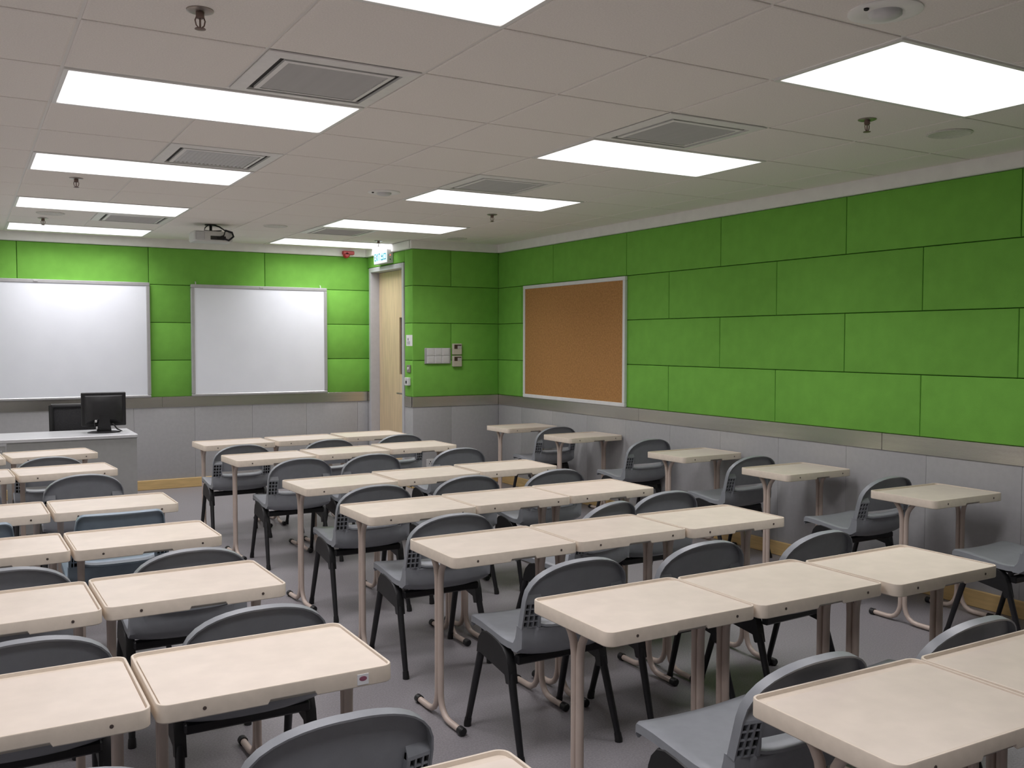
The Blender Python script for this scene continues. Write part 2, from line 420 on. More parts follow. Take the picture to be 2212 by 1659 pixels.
def sensor(x, y, lab, rz):
    t = thing('emergency_downlight', lab, 'light', (x, y, HC), rz, 'emergency downlights')
    MB().lathe([(.11, .001), (.11, -.004), (.10, -.007), (.06, -.008), (.052, -.004)], 0, 0, 32).build('plate', M['trim'], t, 40)
    MB().lathe([(.05, -.003), (.05, -.014), (.038, -.022), (.018, -.027), (.004, -.028)], 0, 0, 24).build('lens', M['whiteplastic'], t, 60)
    MB().lathe([(.008, -.006), (.008, -.012), (.005, -.014)], -.085, 0, 10).build('indicator', M['dark'], t)
sensor(2.47, 1.97, 'round emergency downlight at the top right edge of the picture', 0)
sensor(2.50, 6.04, 'round emergency downlight left of the third right column light', .1)

# ------------------------------------------------------------------ door
door = thing('door_1', 'pale wood door in a grey frame under the exit sign', 'door'); door['kind'] = 'structure'
fy0, fy1, fz = 8.955, 9.912, 2.305
oy0, oy1, oz = 9.005, 9.862, 2.256
df = MB().bbox(XD-.008, XD+.15, fy0, oy0, 0, fz, .003).bbox(XD-.008, XD+.15, oy1, fy1, 0, fz, .003).bbox(XD-.008, XD+.15, oy0, oy1, oz, fz, .003)
df.build('door_frame', M['doorframe'], door, 30)
lx = XD+.095
leaf = MB()
wy0, wy1, wz0, wz1 = 9.10, 9.30, 1.145, 1.75
for (a, b, c, d) in ((oy0+.003, wy0, .008, oz-.003), (wy1, oy1-.003, .008, oz-.003), (wy0, wy1, .008, wz0), (wy0, wy1, wz1, oz-.003)):
    leaf.box(lx, lx+.045, a, b, c, d)
leaf = leaf.build('door_leaf', M['doorwood'], door)
MB().box(lx+.018, lx+.024, wy0-.002, wy1+.002, wz0-.002, wz1+.002).build('glass_pane', M['darkglass'], leaf)
h = MB().tube([(lx, 9.10, .948), (lx-.05, 9.10, .948), (lx-.055, 9.12, .948), (lx-.055, 9.24, .948)], .009, 8)
h.bbox(lx-.004, lx, 9.075, 9.125, .90, 1.0, .003)
h.build('door_handle', M['brass'], leaf, 40)
# exit sign
t = thing('exit_sign', 'lit exit sign box with teal lettering above the door', 'sign')
sx0, sx1, sy0, sy1, sz0, sz1 = XD-.072, XD-.002, 9.232, 9.602, 2.322, 2.466
MB().bbox(sx0, sx1, sy0, sy1, sz0, sz1, .004).build('housing', M['whiteplastic'], t, 30)
MB().box(sx0-.0015, sx0, sy0+.012, sy1-.012, sz0+.012, sz1-.012).build('lit_face', M['signface'], t)
tx = MB()
def stroke(a0, b0, a1, b1, wd=.011):
    """stroke on the face; a runs left to right as read (towards -y), b upwards, metres from the lower left"""
    p0 = Vector((0, sy1-.012-a0, sz0+.012+b0)); p1 = Vector((0, sy1-.012-a1, sz0+.012+b1))
    d = (p1-p0).normalized(); n = Vector((0, -d.z, d.y))*wd/2; x0, x1 = sx0-.003, sx0-.001
    q = [p0-n, p1-n, p1+n, p0+n]
    tx.loft([[(x0, v.y, v.z) for v in q], [(x1, v.y, v.z) for v in q]])
H0, H1 = .022, .098
a = .02     # E X I T
stroke(a, H0, a, H1); stroke(a, H0+.005, a+.03, H0+.005); stroke(a, .06, a+.025, .06); stroke(a, H1-.005, a+.03, H1-.005)
a = .06; stroke(a, H0, a+.036, H1); stroke(a, H1, a+.036, H0)
a = .115; stroke(a, H0, a, H1)
a = .132; stroke(a, H1-.005, a+.036, H1-.005); stroke(a+.018, H0, a+.018, H1)
a = .195    # the character for "out"
stroke(a+.030, H0, a+.030, H1+.003); stroke(a+.005, .064, a+.055, .064); stroke(a+.005, .060, a+.005, .090); stroke(a+.055, .060, a+.055, .090)
stroke(a, H0+.005, a+.060, H0+.005); stroke(a, H0, a, .050); stroke(a+.060, H0, a+.060, .050)
a = .275    # the character for "mouth"
stroke(a, H0, a, H1-.008); stroke(a+.052, H0, a+.052, H1-.008); stroke(a-.005, H1-.012, a+.057, H1-.012); stroke(a-.005, H0+.008, a+.057, H0+.008)
tx.build('lettering', M['signtext'], t)
ym = (sx0+sx1)/2
MB().box(ym-.006, ym+.006, sy0-.0012, sy0, 2.395, 2.410).build('indicator_light', M['led'], t)
MB().box(ym-.006, ym+.006, sy0-.0012, sy0, 2.352, 2.364).build('test_button', M['dark'], t)
# alarm on the cornice
t = thing('fire_alarm', 'red fire alarm sounder on the cornice left of the exit sign', 'alarm')
MB().bbox(3.615, 3.745, YF-.075, YF-.03, 2.448, 2.488, .006).build('case', M['red'], t, 30)
MB().lathe([(.035, 0), (.035, .03), (.022, .045)], 0, 0, 18).tf(Matrix.Translation((3.66, YF-.03, 2.445)) @ Matrix.Rotation(PI/2, 4, 'X')).build('sounder', M['red'], t, 40)

# ------------------------------------------------------------------ things on the walls
def board(name, lab, cat, x0, x1, z0, z1, dep, grp=None):
    t = thing(name, lab, cat, (0, 0, 0), 0, grp); y0, y1 = YF-dep, YF
    f = .036
    for (nm, a, b, c, d) in (('frame_rail', x0, x1, z1-f, z1), ('frame_rail', x0, x1, z0, z0+f*.7), ('frame_stile', x0, x0+f, z0+f*.7, z1-f), ('frame_stile', x1-f, x1, z0+f*.7, z1-f)):
        MB().bbox(a, b, y0, y1, c, d, .006).build(nm, M['alu'], t, 30)
    MB().box(x0+f*.9, x1-f*.9, y0+.008, y1, z0+f*.6, z1-f*.9).build('writing_surface', M['board'], t)
    xm = (x0+x1)/2
    MB().bbox(xm-.02, xm+.02, y0-.006, y0, z1-.026, z1-.008, .003).build('clip', M['lightgrey'], t)
    return t
K = (YF-.045)/YF
board('whiteboard', 'large whiteboard at the far left behind the teacher desk', 'whiteboard', -.42, 1.617*K, CAM_H+(.932-CAM_H)*K, CAM_H+(2.08-CAM_H)*K, .045, 'whiteboards on the front wall')
t = board('whiteboard', 'whiteboard between the left whiteboard and the door', 'whiteboard', 2.012*K, 3.454*K, CAM_H+(.930-CAM_H)*K, CAM_H+(2.077-CAM_H)*K, .045, 'whiteboards on the front wall')
for x in (2.053, 3.368): MB().tube([(x, YF-.03, 2.07), (x, YF-.03, 2.092), (x, YF-.012, 2.10)], .005, 8).build('hook', M['whiteplastic'], t, 40)
t = thing('cork_board', 'brown cork notice board in a white frame on the green right wall', 'notice board')
K = (XR-.03)/XR; cy0, cy1, cz0, cz1 = 6.536*K, 8.245*K, CAM_H+(.932-CAM_H)*K, CAM_H+(2.060-CAM_H)*K; f = .034
for (nm, a, b, c, d) in (('frame_rail', cy0, cy1, cz1-f, cz1), ('frame_rail', cy0, cy1, cz0, cz0+f), ('frame_stile', cy0, cy0+f, cz0+f, cz1-f), ('frame_stile', cy1-f, cy1, cz0+f, cz1-f)):
    MB().bbox(XR-.03, XR, a, b, c, d, .004).build(nm, M['whiteframe'], t, 30)
MB().box(XR-.022, XR, cy0+f*.9, cy1-f*.9, cz0+f*.9, cz1-f*.9).build('cork_sheet', M['cork'], t)
# switches
t = thing('switch_panel', 'white panel of six square light switches on the corner wall', 'light switch')
px0, px1, pz0, pz1 = 4.052, 4.346, 1.268, 1.430
MB().bbox(px0, px1, YR-.014, YR, pz0, pz1, .004).build('back_plate', M['lightgrey'], t, 30)
for i in range(3):
    for j in range(2):
        wx = .083; x = px0+.022+i*(wx+.0015); z = pz0+.003+j*.079
        r = MB().bbox(x, x+wx, YR-.022, YR-.013, z, z+.0765, .003).build('switch_plate', M['whiteplastic'], t, 30)
        MB().bbox(x+.012, x+wx-.012, YR-.025, YR-.021, z+.012, z+.064, .002).build('rocker', M['whiteplastic'], r, 30)
for k, (z0, z1, lab) in enumerate(((1.360, 1.475, 'beige thermostat with dark window, upper of two beside the light switches'), (1.236, 1.350, 'beige thermostat with dark window, lower of two beside the light switches'))):
    t = thing('thermostat', lab, 'thermostat', (0, 0, 0), 0, 'thermostats on the corner wall')
    x0, x1 = 4.364, 4.470
    MB().bbox(x0, x1, YR-.03, YR, z0, z1, .005).build('case', M['beigeplastic'], t, 30)
    MB().box(x0+.016, x0+.052, YR-.0315, YR-.029, z1-.055, z1-.012).box(x0+.052, x1-.010, YR-.0315, YR-.029, z1-.022, z1-.012).build('display', M['darkbrown'], t)
    MB().box(x0+.053, x1-.010, YR-.0320, YR-.029, z1-.052, z1-.024).build('label_plate', M['label'], t)
# notice, button and reader beside the door
t = thing('paper_notice', 'small white paper notice on the green strip right of the door', 'notice')
MB().box(XD-.0025, XD-.0005, 8.752, 8.905, 1.450, 1.562).build('sheet', M['paper'], t)
ink = MB().box(XD-.0032, XD-.002, 8.845, 8.865, 1.505, 1.530)
for k in range(4): ink.box(XD-.0032, XD-.002, 8.81, 8.885-.012*(k % 2), 1.466+k*.009, 1.470+k*.009)
ink.build('print', M['ink'], t)
t = thing('door_release_button', 'grey metal plate with a push button right of the door', 'button')
MB().bbox(XD-.012, XD, 8.79, 8.878, 1.180, 1.258, .003).build('plate', M['brass'], t, 30)
MB().lathe([(.016, 0), (.016, .006), (.012, .008)], 0, 0, 16).tf(Matrix.Translation((XD-.011, 8.834, 1.219)) @ Matrix.Rotation(-PI/2, 4, 'Y')).build('push_button', M['whiteplastic'], t, 40)
t = thing('card_reader', 'small white box with a dark square beside the door, below the button plate', 'card reader')
MB().bbox(XD-.028, XD, 8.80, 8.90, 1.046, 1.128, .004).build('case', M['whiteplastic'], t, 30)
MB().box(XD-.0295, XD-.027, 8.835, 8.868, 1.066, 1.096).build('sensor_window', M['dark'], t)
MB().box(XD-.0295, XD-.027, 8.848, 8.856, 1.108, 1.115).build('indicator', M['ink'], t)
t = thing('wall_socket', 'white socket plate low on the grey corner wall', 'socket')
MB().bbox(4.072, 4.158, YR-.010, YR, .205, .291, .003).build('plate', M['whiteplastic'], t, 30)
for dx in (-.012, .012): MB().box(4.115+dx-.003, 4.115+dx+.003, YR-.0112, YR-.0095, .238, .250).build('pin_hole', M['dark'], t)
MB().box(4.111, 4.119, YR-.0112, YR-.0095, .258, .272).build('pin_hole', M['dark'], t)

# ------------------------------------------------------------------ projector
t = thing('projector', 'white ceiling projector with black cables before the front wall', 'projector', (1.89, 8.5, 0))
body = MB()
o = rrect(.33, .25, .03, 4)
body.loft([[(x*.94, y*.94, 2.358) for x, y in o], [(x, y, 2.368) for x, y in o], [(x, y, 2.435) for x, y in o], [(x*.95, y*.95, 2.446) for x, y in o]])
body.build('case', M['projwhite'], t, 30)
gl = MB()
for k in range(5): gl.box(-.15, -.085, -.1285, -.124, 2.375+k*.012, 2.381+k*.012)
gl.build('exhaust_grille', M['whiteplastic'], t)
MB().box(-.155, -.08, -.127, -.1235, 2.37, 2.44).build('grille_recess', M['lightgrey'], t)
MB().box(-.03, .10, -.1265, -.12, 2.372, 2.405).build('socket_bay', M['dark'], t)
MB().lathe([(.035, 0), (.035, .03), (.028, .035)], 0, 0, 20).tf(Matrix.Translation((.07, .12, 2.402)) @ Matrix.Rotation(-PI/2, 4, 'X')).build('projection_lens', M['dark'], t, 40)
br = MB().lathe([(.05, HC+.001), (.05, HC-.008)], 0, 0, 20).bbox(-.07, .05, -.04, .04, 2.446, 2.452, .002)
br.tube([(0, 0, 2.45), (0, 0, HC-.005)], .012, 10)
br.build('ceiling_bracket', M['blackplastic'], t, 40)
cb = MB()
cb.tube([(-.02, -.02, HC-.003), (-.06, -.06, 2.48), (-.07, -.07, 2.452), (.0, -.10, 2.448), (.07, -.10, 2.455)], .005, 6)
cb.tube([(.02, -.02, HC-.003), (.06, -.07, 2.49), (.10, -.11, 2.455), (.08, -.135, 2.41), (.02, -.14, 2.385)], .006, 6)
cb.tube([(.10, -.10, 2.46), (.15, -.14, 2.44), (.16, -.15, 2.405), (.12, -.145, 2.37), (.08, -.13, 2.385)], .009, 6)
cb.build('cables', M['blackplastic'], t, 60)

# ------------------------------------------------------------------ teacher desk, monitor, chair
t = thing('teacher_desk', 'pale grey teacher desk with closed front, at the left before the whiteboard', 'desk')
dx0, dx1, dy0, dy1, dz = -.75, 1.195, 8.03, 8.62, .75
MB().bbox(dx0, dx1, dy0, dy1, dz-.028, dz, .004).build('desk_top', M['desktop'], t, 30)
MB().box(dx1-.033, dx1-.008, dy0+.012, dy1-.02, 0, dz-.028).build('side_panel', M['deskgrey'], t)
MB().box(dx0+.008, dx0+.033, dy0+.012, dy1-.02, 0, dz-.028).build('side_panel', M['deskgrey'], t)
MB().box(.262, dx1-.033, dy0+.012, dy0+.03, .02, dz-.028).build('front_panel', M['deskgrey'], t)
d = MB().box(dx0+.033, .256, dy0+.010, dy0+.03, .02, dz-.05).build('cabinet_door', M['deskgrey'], t)
MB().tube([(.225, dy0+.01, .665), (.225, dy0-.008, .665), (.225, dy0-.008, .57), (.225, dy0+.01, .57)], .005, 8).build('pull_handle', M['alu'], d, 40)
t = thing('computer_monitor', 'black computer monitor seen from behind on the teacher desk', 'monitor', (.975, 8.30, dz), -.03)
MB().bbox(-.168, .168, -.012, .02, .055, .328, .006).build('screen_panel', M['blackplastic'], t, 30)
o = [(-.145, .075), (.145, .075), (.145, .305), (-.145, .305)]
MB().loft([[(x, -.010, z) for x, z in o], [(x*.9, -.024, .19+(z-.19)*.9) for x, z in o], [(x*.55, -.042, .18+(z-.19)*.6) for x, z in o]]).build('rear_cover', M['blackplastic'], t, 30)
MB().bbox(-.062, .062, -.0265, -.022, .262, .283, .002).build('rear_handle', M['dark'], t)
MB().loft([[(-.055, -.03, .012), (.055, -.03, .012), (.055, .01, .012), (-.055, .01, .012)], [(-.04, -.045, .10), (.04, -.045, .10), (.04, -.015, .10), (-.04, -.015, .10)], [(-.04, -.045, .15), (.04, -.045, .15), (.04, -.02, .15), (-.04, -.02, .15)]]).build('stand_neck', M['blackplastic'], t, 30)
e = [(.125*math.cos(2*PI*k/28), .085*math.sin(2*PI*k/28)) for k in range(28)]
MB().loft([[(x, y, 0) for x, y in e], [(x, y, .006) for x, y in e], [(x*.8, y*.8, .013) for x, y in e]]).build('stand_base', M['blackplastic'], t, 40)
cb = MB().tube([(.06, -.04, .075), (.075, -.045, .06), (.095, -.05, .03), (.13, -.05, .012), (.10, -.06, .008)], .006, 6)
cb.tube([(-.05, -.04, .11), (-.075, -.05, .09), (-.07, -.05, .05), (-.03, -.04, .03)], .005, 6)
cb.build('cables', M['blackplastic'], t, 60)
MB().bbox(-.072, -.056, -.055, -.042, .088, .108, .002).bbox(-.064, -.052, -.056, -.046, .035, .055, .002).build('plug', M['lightgrey'], t)
t = thing('office_chair', 'black mesh office chair behind the teacher desk', 'chair', (.83, 8.98, 0), .06)
def curved_panel(x0, x1, z0, z1, y, th, bow, n=8):
    m = MB(); rings = []
    for k in range(n+1):
        u = -1+2*k/n; x = x0+(x1-x0)*k/n; yy = y-bow*(1-u*u)
        rings.append([(x, yy, z0), (x, yy+th, z0), (x, yy+th+.03, z1), (x, yy+.03, z1)])
    return m.loft(rings)
curved_panel(-.205, .205, .50, .945, -.235, .012, .03).build('back_mesh', M['mesh'], t, 40)
fr = MB()
for z, y in ((.50, -.235), (.95, -.205)):
    fr.tube([(-.22+.44*k/8, y-.03*(1-(-1+2*k/8)**2), z) for k in range(9)], .018, 8)
for s in (-1, 1): fr.tube([(s*.22, -.235, .49), (s*.22, -.22, .72), (s*.22, -.205, .955)], .02, 8)
fr.build('back_frame', M['blackplastic'], t, 40)
o = rrect(.46, .44, .08, 5)
MB().loft([[(x*.9, y*.9, .42) for x, y in o], [(x, y, .44) for x, y in o], [(x, y, .475) for x, y in o], [(x*.93, y*.93, .49) for x, y in o]]).build('seat', M['mesh'], t, 50)
MB().tube([(0, -.10, .43), (0, -.25, .44), (0, -.265, .56)], .02, 8).build('back_stem', M['blackplastic'], t, 40)
MB().tube([(0, 0, .08), (0, 0, .25), (0, 0, .26), (0, 0, .42)], [.03, .03, .018, .018], 12).build('gas_lift', M['blacksteel'], t, 40)
for k in range(5):
    a = 2*PI*k/5+.3; c, s = math.cos(a), math.sin(a)
    l = MB().tube([(0, 0, .10), (.15*c, .15*s, .09), (.28*c, .28*s, .065)], [.024, .02, .014], 8).build('base_arm', M['blackplastic'], t, 40)
    cx, cy = .28*c, .28*s
    MB().tube([(cx-.02*s, cy+.02*c, .027), (cx+.02*s, cy-.02*c, .027)], .027, 12).build('caster', M['blackplastic'], l, 40)

# ------------------------------------------------------------------ student desks
TW, TD, TH = .563, .412, .69
def make_table():
    root = thing('student_desk', 'x', 'desk')
    T = MB(); r = .028
    # apron and rim: outline rings from the underside up and over the rim
    def ring(ins, z):
        return [(x, y, z) for x, y in rrect(TW-2*ins, TD-2*ins, max(r-ins, .006), 5)]
    base = rrect(TW, TD, r, 5)
    # the near edge gets extra points so that the finger notch can be cut up into its lower edge
    def notch(pts, z, lift):
        out = []
        for i, p in enumerate(pts):
            out.append((*p[:2], z))
            if i == 5:
                y = p[1]
                for x, l in ((-.036, 0), (-.030, .010), (.078, .010), (.084, 0)): out.append((x, y, z+(l if lift else 0)))
        return out
    R = []
    for ins, z, lf in ((.010, .6495, True), (.002, .6470, True), (0, .6495, True), (0, .687, False), (.0012, .6893, False), (.0035, .69, False), (.0065, .6893, False), (.0085, .681, False)):
        R.append(notch(rrect(TW-2*ins, TD-2*ins, max(r-ins, .006), 5), z, lf))
    T.loft(R, cap0=True, cap1=True)
    top = T.build('tabletop', M['cream'], root, 35)
    y1 = TD/2-.040
    W = MB(); o = rrect(TW-.021, TD-.0105-.040, .012, 4, 0, (-(TD/2-.0105)+y1)/2)
    W.loft([[(x, y, .679) for x, y in o], [(x, y, .6858) for x, y in o], [(x*.998, y*.998, .6866) for x, y in o]], cap0=False)
    W.build('work_surface', M['creamtop'], root, 30)
    for x in (-.180, .198):
        m = MB().lathe([(.0045, 0), (.0045, .0012), (.0035, .0016)], 0, 0, 10).tf(Matrix.Translation((x, -TD/2+.0002, .668)) @ Matrix.Rotation(PI/2, 4, 'X'))
        m.build('screw', M['screw'], top)
    for sx in (-1, 1):
        x = sx*.236; y0 = .012; m = MB(); rr = .0125
        for sy in (-1, 1):
            pts = [(x, y0+sy*.062, .652), (x, y0+sy*.052, .640), (x, y0+sy*.036, .622), (x, y0+sy*.022, .598), (x, y0+sy*.0150, .565), (x, y0+sy*.0132, .53),
                   (x, y0+sy*.0132, .30), (x, y0+sy*.0132, .105), (x, y0+sy*.0165, .080), (x, y0+sy*.026, .054), (x, y0+sy*.042, .034), (x, y0+sy*.066, .021), (x, y0+sy*.095, .017), (x, y0+sy*.188, .017)]
            m.tube(pts, rr, 10)
        m.bbox(x-.02, x+.02, y0-.085, y0+.085, .6485, .6545, .001)
        lg = m.build('leg', M['legpaint'], root, 50)
        for sy in (-1, 1):
            MB().tube([(x, y0+sy*.176, .017), (x, y0+sy*.202, .017), (x, y0+sy*.206, .017)], [.0168, .0168, .013], 12).build('foot_cap', M['blackplastic'], lg, 40)
    return root
table0 = make_table(); tused = [False]
def put_table(x0, y0, rz, label, group):
    o = table0 if not tused[0] else copy_tree(table0)
    tused[0] = True
    c, s = math.cos(rz), math.sin(rz)
    # (x0, y0) is the near left corner
    o.location = (x0+TW/2*c-TD/2*s, y0+TW/2*s+TD/2*c, 0); o.rotation_euler = (0, 0, rz)
    o['label'] = label; o['group'] = group
    return o
ROW = ['first', 'second', 'third', 'fourth', 'fifth', 'sixth', 'seventh']
POS3 = ['left', 'middle', 'right']
RT = [[(1.585, 7.43, .04), (2.178, 7.48, .03), (2.772, 7.535, .02)],
      [(1.575, 6.38, .05), (2.165, 6.445, .05), (2.755, 6.53, .03)],
      [(1.600, 4.980, .05), (2.180, 5.060, .04), (2.762, 5.110, .01)],
      [(1.595, 4.030, .02), (2.163, 4.060, .01), (2.730, 4.075, .01)],
      [(1.560, 3.110, .01), (2.128, 3.112, 0), (2.695, 3.090, -.01)],
      [(1.525, 2.090, .0), (2.092, 2.075, 0), (2.666, 2.030, .01)],
      [(1.520, 1.145, -.02), (2.097, 1.128, 0)]]
for ri, row in enumerate(RT):
    for ti, (x, y, rz) in enumerate(row):
        if ri == 6: lab = ['cream student desk, left of the two in the bottom right corner of the picture', 'cream student desk cut by the right picture edge, nearest row'][ti]
        else: lab = 'cream student desk, %s of three, %s row from the whiteboards, right of the aisle' % (POS3[ti], ROW[ri])
        put_table(x, y, rz, lab, 'student desks in rows of three right of the aisle')
LT = [[(.268, 7.30, .12), (-.328, 7.24, .06)], [(.268, 6.32, .08), (-.312, 6.28, .05)], [(.350, 4.855, .02), (-.228, 4.845, .02)],
      [(.352, 3.945, .02), (-.222, 3.945, .02)], [(.354, 3.050, .02), (-.218, 3.020, .02)], [(.352, 2.160, 0), (-.222, 2.155, 0)], [(.352, 1.190, 0)]]
for ri, row in enumerate(LT):
    for ti, (x, y, rz) in enumerate(row):
        if ri == 6: lab = 'cream student desk at the bottom edge of the picture, beside the aisle'
        elif ri == 5 and ti == 0: lab = 'cream student desk with a white sticker on its near edge, left of the aisle'
        else: lab = 'cream student desk %s, %s row from the whiteboards, left block' % (['beside the aisle', 'cut by the left picture edge'][ti], ROW[ri])
        o = put_table(x, y, rz, lab, 'student desks left of the aisle')
        if ri == 5 and ti == 0: sticker_desk = o
WT = [(4.330, 7.52, .02), (4.345, 6.51, .03), (4.325, 5.05, .02), (4.300, 4.065, 0), (4.245, 3.025, -.01)]
for ri, (x, y, rz) in enumerate(WT):
    put_table(x, y, rz, 'single cream student desk against the right wall, %s from the corner' % ['nearest', 'second', 'third', 'fourth', 'fifth'][ri], 'single student desks along the right wall')
st = MB().box(.184, .213, -TD/2-.0024, -TD/2-.0002, .653, .679).build('sticker', M['paper'], sticker_desk)
st['label'] = 'small white sticker with a purple oval'
e = [(.1985+.010*math.cos(2*PI*k/16), .668+.006*math.sin(2*PI*k/16)) for k in range(16)]
MB().loft([[(x, -TD/2-.0030, z) for x, z in e], [(x, -TD/2-.0022, z) for x, z in e]]).build('print', M['purple'], st)

# ------------------------------------------------------------------ student chairs
def shell(mb, P, off, mask, D, t=.004, cen=None):
    """shell of thickness t over the grid P[i][j]; flange of depth D along the edges flagged as outline.
    off(p, i, j) -> unit vector pointing to the hidden side; mask(i, j) -> face present"""
    ni, nj = len(P), len(P[0])
    F = [[Vector(p) for p in r] for r in P]
    OFF = [[Vector(off(i, j)) for j in range(nj)] for i in range(ni)]
    cen = Vector(cen)
    vid = {}
    def vert(key, co):
        if key not in vid: vid[key] = len(mb.v); mb.v.append(tuple(co))
        return vid[key]
    def fr(i, j): return vert(('f', i, j), F[i][j])
    def inward(i, j):
        d = cen-F[i][j]; o = OFF[i][j]; d = d-o*d.dot(o)
        return d.normalized()*t
    def isout(i, j): return (i == ni-1 and D[0]) or ((j == 0 or j == nj-1) and D[1]) or (i == 0 and D[2])
    def rr(i, j):
        p = F[i][j]+OFF[i][j]*t
        if isout(i, j): p = p+inward(i, j)
        return vert(('r', i, j), p)
    dep = D[3]
    def fo(i, j): return vert(('o', i, j), F[i][j]+OFF[i][j]*dep-inward(i, j)*.3)
    def fi(i, j): return vert(('i', i, j), F[i][j]+OFF[i][j]*dep+inward(i, j))
    edges = {}
    for i in range(ni-1):
        for j in range(nj-1):
            if not mask(i, j): continue
            q = [(i, j), (i, j+1), (i+1, j+1), (i+1, j)]
            mb.f.append(tuple(fr(*k) for k in q)); mb.f.append(tuple(rr(*k) for k in reversed(q)))
            for k in range(4):
                a, b = q[k], q[(k+1) % 4]
                if (b, a) in edges: del edges[(b, a)]
                else: edges[(a, b)] = 1
    for a, b in edges:
        same = (a[0] == b[0] == ni-1 and D[0]) or (a[1] == b[1] and a[1] in (0, nj-1) and D[1]) or (a[0] == b[0] == 0 and D[2])
        if same:
            mb.f.append((fr(*b), fr(*a), fo(*a), fo(*b))); mb.f.append((fo(*b), fo(*a), fi(*a), fi(*b))); mb.f.append((fi(*b), fi(*a), rr(*a), rr(*b)))
        else: mb.f.append((fr(*b), fr(*a), rr(*a), rr(*b)))
    return mb
UB = [-1, -.93, -.83, -.73, -.5, -.25, 0, .25, .5, .73, .83, .93, 1]
HW = .214; BOW = .026
def yback(z): return -.214-(z-.49)*.265
def make_chair(kind):
    mt = M['greyshell'] if kind == 'grey' else M['blueshell']
    root = thing('student_chair', 'x', 'chair')
    # seat pan
    prof = [(.176, .420, .955), (.181, .430, .972), (.174, .4375, .985), (.150, .440, 1), (.10, .438, 1), (.04, .431, 1), (-.02, .424, 1), (-.07, .419, 1), (-.11, .4175, 1), (-.150, .421, 1)]
    US = [-1, -.96, -.85, -.6, -.3, 0, .3, .6, .85, .96, 1]
    P = []
    for (y, z, w) in reversed(prof):
        P.append([(u*.211*w, y, z+.010*u*u-(.006 if abs(u) == 1 else 0)-(0.004*(1-u*u) if y < .1 else 0)) for u in US])
    shell(MBs := MB(), P, lambda i, j: (0, -.05, -.998), lambda i, j: True, (True, True, False, .024), .004, (0, 0, .43))
    MBs.build('seat', mt, root, 50)
    # upper backrest
    rows = []
    for z in (.494, .530, .558, .60): rows.append((z, HW))
    if kind == 'grey':
        for a in (12, 24, 36, 47, 57, 66, 74, 80, 85):
            a = math.radians(a); e = 2/2.25
            rows.append((.60+.132*math.sin(a)**e, HW*math.cos(a)**e))
    else:
        rows = [(.494, .205), (.530, .203), (.558, .200), (.60, .196), (.66, .189)]
        for a in (0, 20, 40, 60, 75, 90):
            a = math.radians(a); rows.append((.700+.035*math.sin(a), .184-.035+.035*math.cos(a)))
    P = [[(u*w_, yback(z)+BOW*(u*w_/HW)**2, z) for u in UB] for z, w_ in rows]
    nz = Vector((0, -1, -.20)).normalized()
    k0 = UB.index(-.73); k1 = UB.index(.73)
    b = MB(); shell(b, P, lambda i, j: nz, lambda i, j: not (i < 1 and k0 <= j < k1), (True, True, False, .027), .004, (0, -.24, .60))
    back = b.build('backrest', mt, root, 50)
    # rounded lower back
    sec = [(-.120, .419), (-.158, .427), (-.178, .447), (-.186, .475), (-.189, .500), (-.194, .507), (-.203, .508), (-.231, .494), (-.235, .487), (-.231, .478), (-.226, .455), (-.222, .420), (-.208, .392), (-.185, .377), (-.150, .376), (-.122, .395)]
    rings = []
    for u in (-1, -.9, -.76, -.72, -.45, -.2, 0, .2, .45, .72, .76, .9, 1):
        sh = .010*u*u; cap = .4945 if abs(u) > .74 else 1; lift = .020*abs(u)**3
        rings.append([(u*.213, max(y+sh*(.4 if y > -.17 else 1), -.2155 if abs(u) > .74 else -9), min(cap, z+(lift if z < .40 else 0))) for y, z in sec])
    lb = MB().loft(rings).build('lower_back', mt, root, 40)
    # pale U-shaped lip round the hand slot
    lp = MB(); rings = []
    for k in range(13):
        u = -1+2*k/12; x = u*.153; sh = .012*u*u; up = .010*abs(u)**6
        rings.append([(x, -.188+sh, .500+up), (x, -.188+sh, .507+up), (x, -.206+sh, .5095+up), (x, -.243+sh, .4985+up), (x, -.2435+sh, .490+up), (x, -.225+sh, .487+up)])
    lp.loft(rings)
    for s in (-1, 1):
        q = []
        for z, dx in ((.494, 0), (.52, .003), (.60, .003)):
            y = yback(z)+BOW*.5; a, b_ = s*(.147+dx), s*(.154+dx)
            q.append([(a, y-.002, z), (b_, y-.002, z), (b_, y-(.031 if z < .59 else .012), z), (a, y-(.031 if z < .59 else .012), z)])
        lp.loft(q)
    lp.build('slot_lip', mt, back, 40)
    # ribbed blocks either side of the slot
    for s in (-1, 1):
        m = MB(); xs = [.153, .172, .191, .209]; zs = [.494, .517, .540, .563, .584]
        def yb_(x, z): return yback(z)+BOW*(x/HW)**2
        for x in xs:
            th = .0022 if x > .16 else .004
            a0, a1 = s*(x-th), s*(x+th); q = []
            for z in (zs[0], zs[-1]):
                q.append([(a0, yb_(x, z)-.003, z), (a1, yb_(x, z)-.003, z), (a1, yb_(x, z)-.024, z), (a0, yb_(x, z)-.024, z)])
            m.loft(q)
        for z in zs:
            q = []
            for x in (xs[0], xs[-1]):
                q.append([(s*x, yb_(x, z)-.003, z-.0022), (s*x, yb_(x, z)-.003, z+.0022), (s*x, yb_(x, z)-.022, z+.0022), (s*x, yb_(x, z)-.022, z-.0022)])
            m.loft(q)
        q = []
        for x in (xs[0]-.003, xs[-1]+.003):
            q.append([(s*x, yb_(x, .585)-.003, .584), (s*x, yb_(x, .585)-.024, .584), (s*x, yb_(x, .585)-.024, .592), (s*x, yb_(x, .615)-.003, .616)])
        m.loft(q)
        m.build('ribbed_block', mt, back)
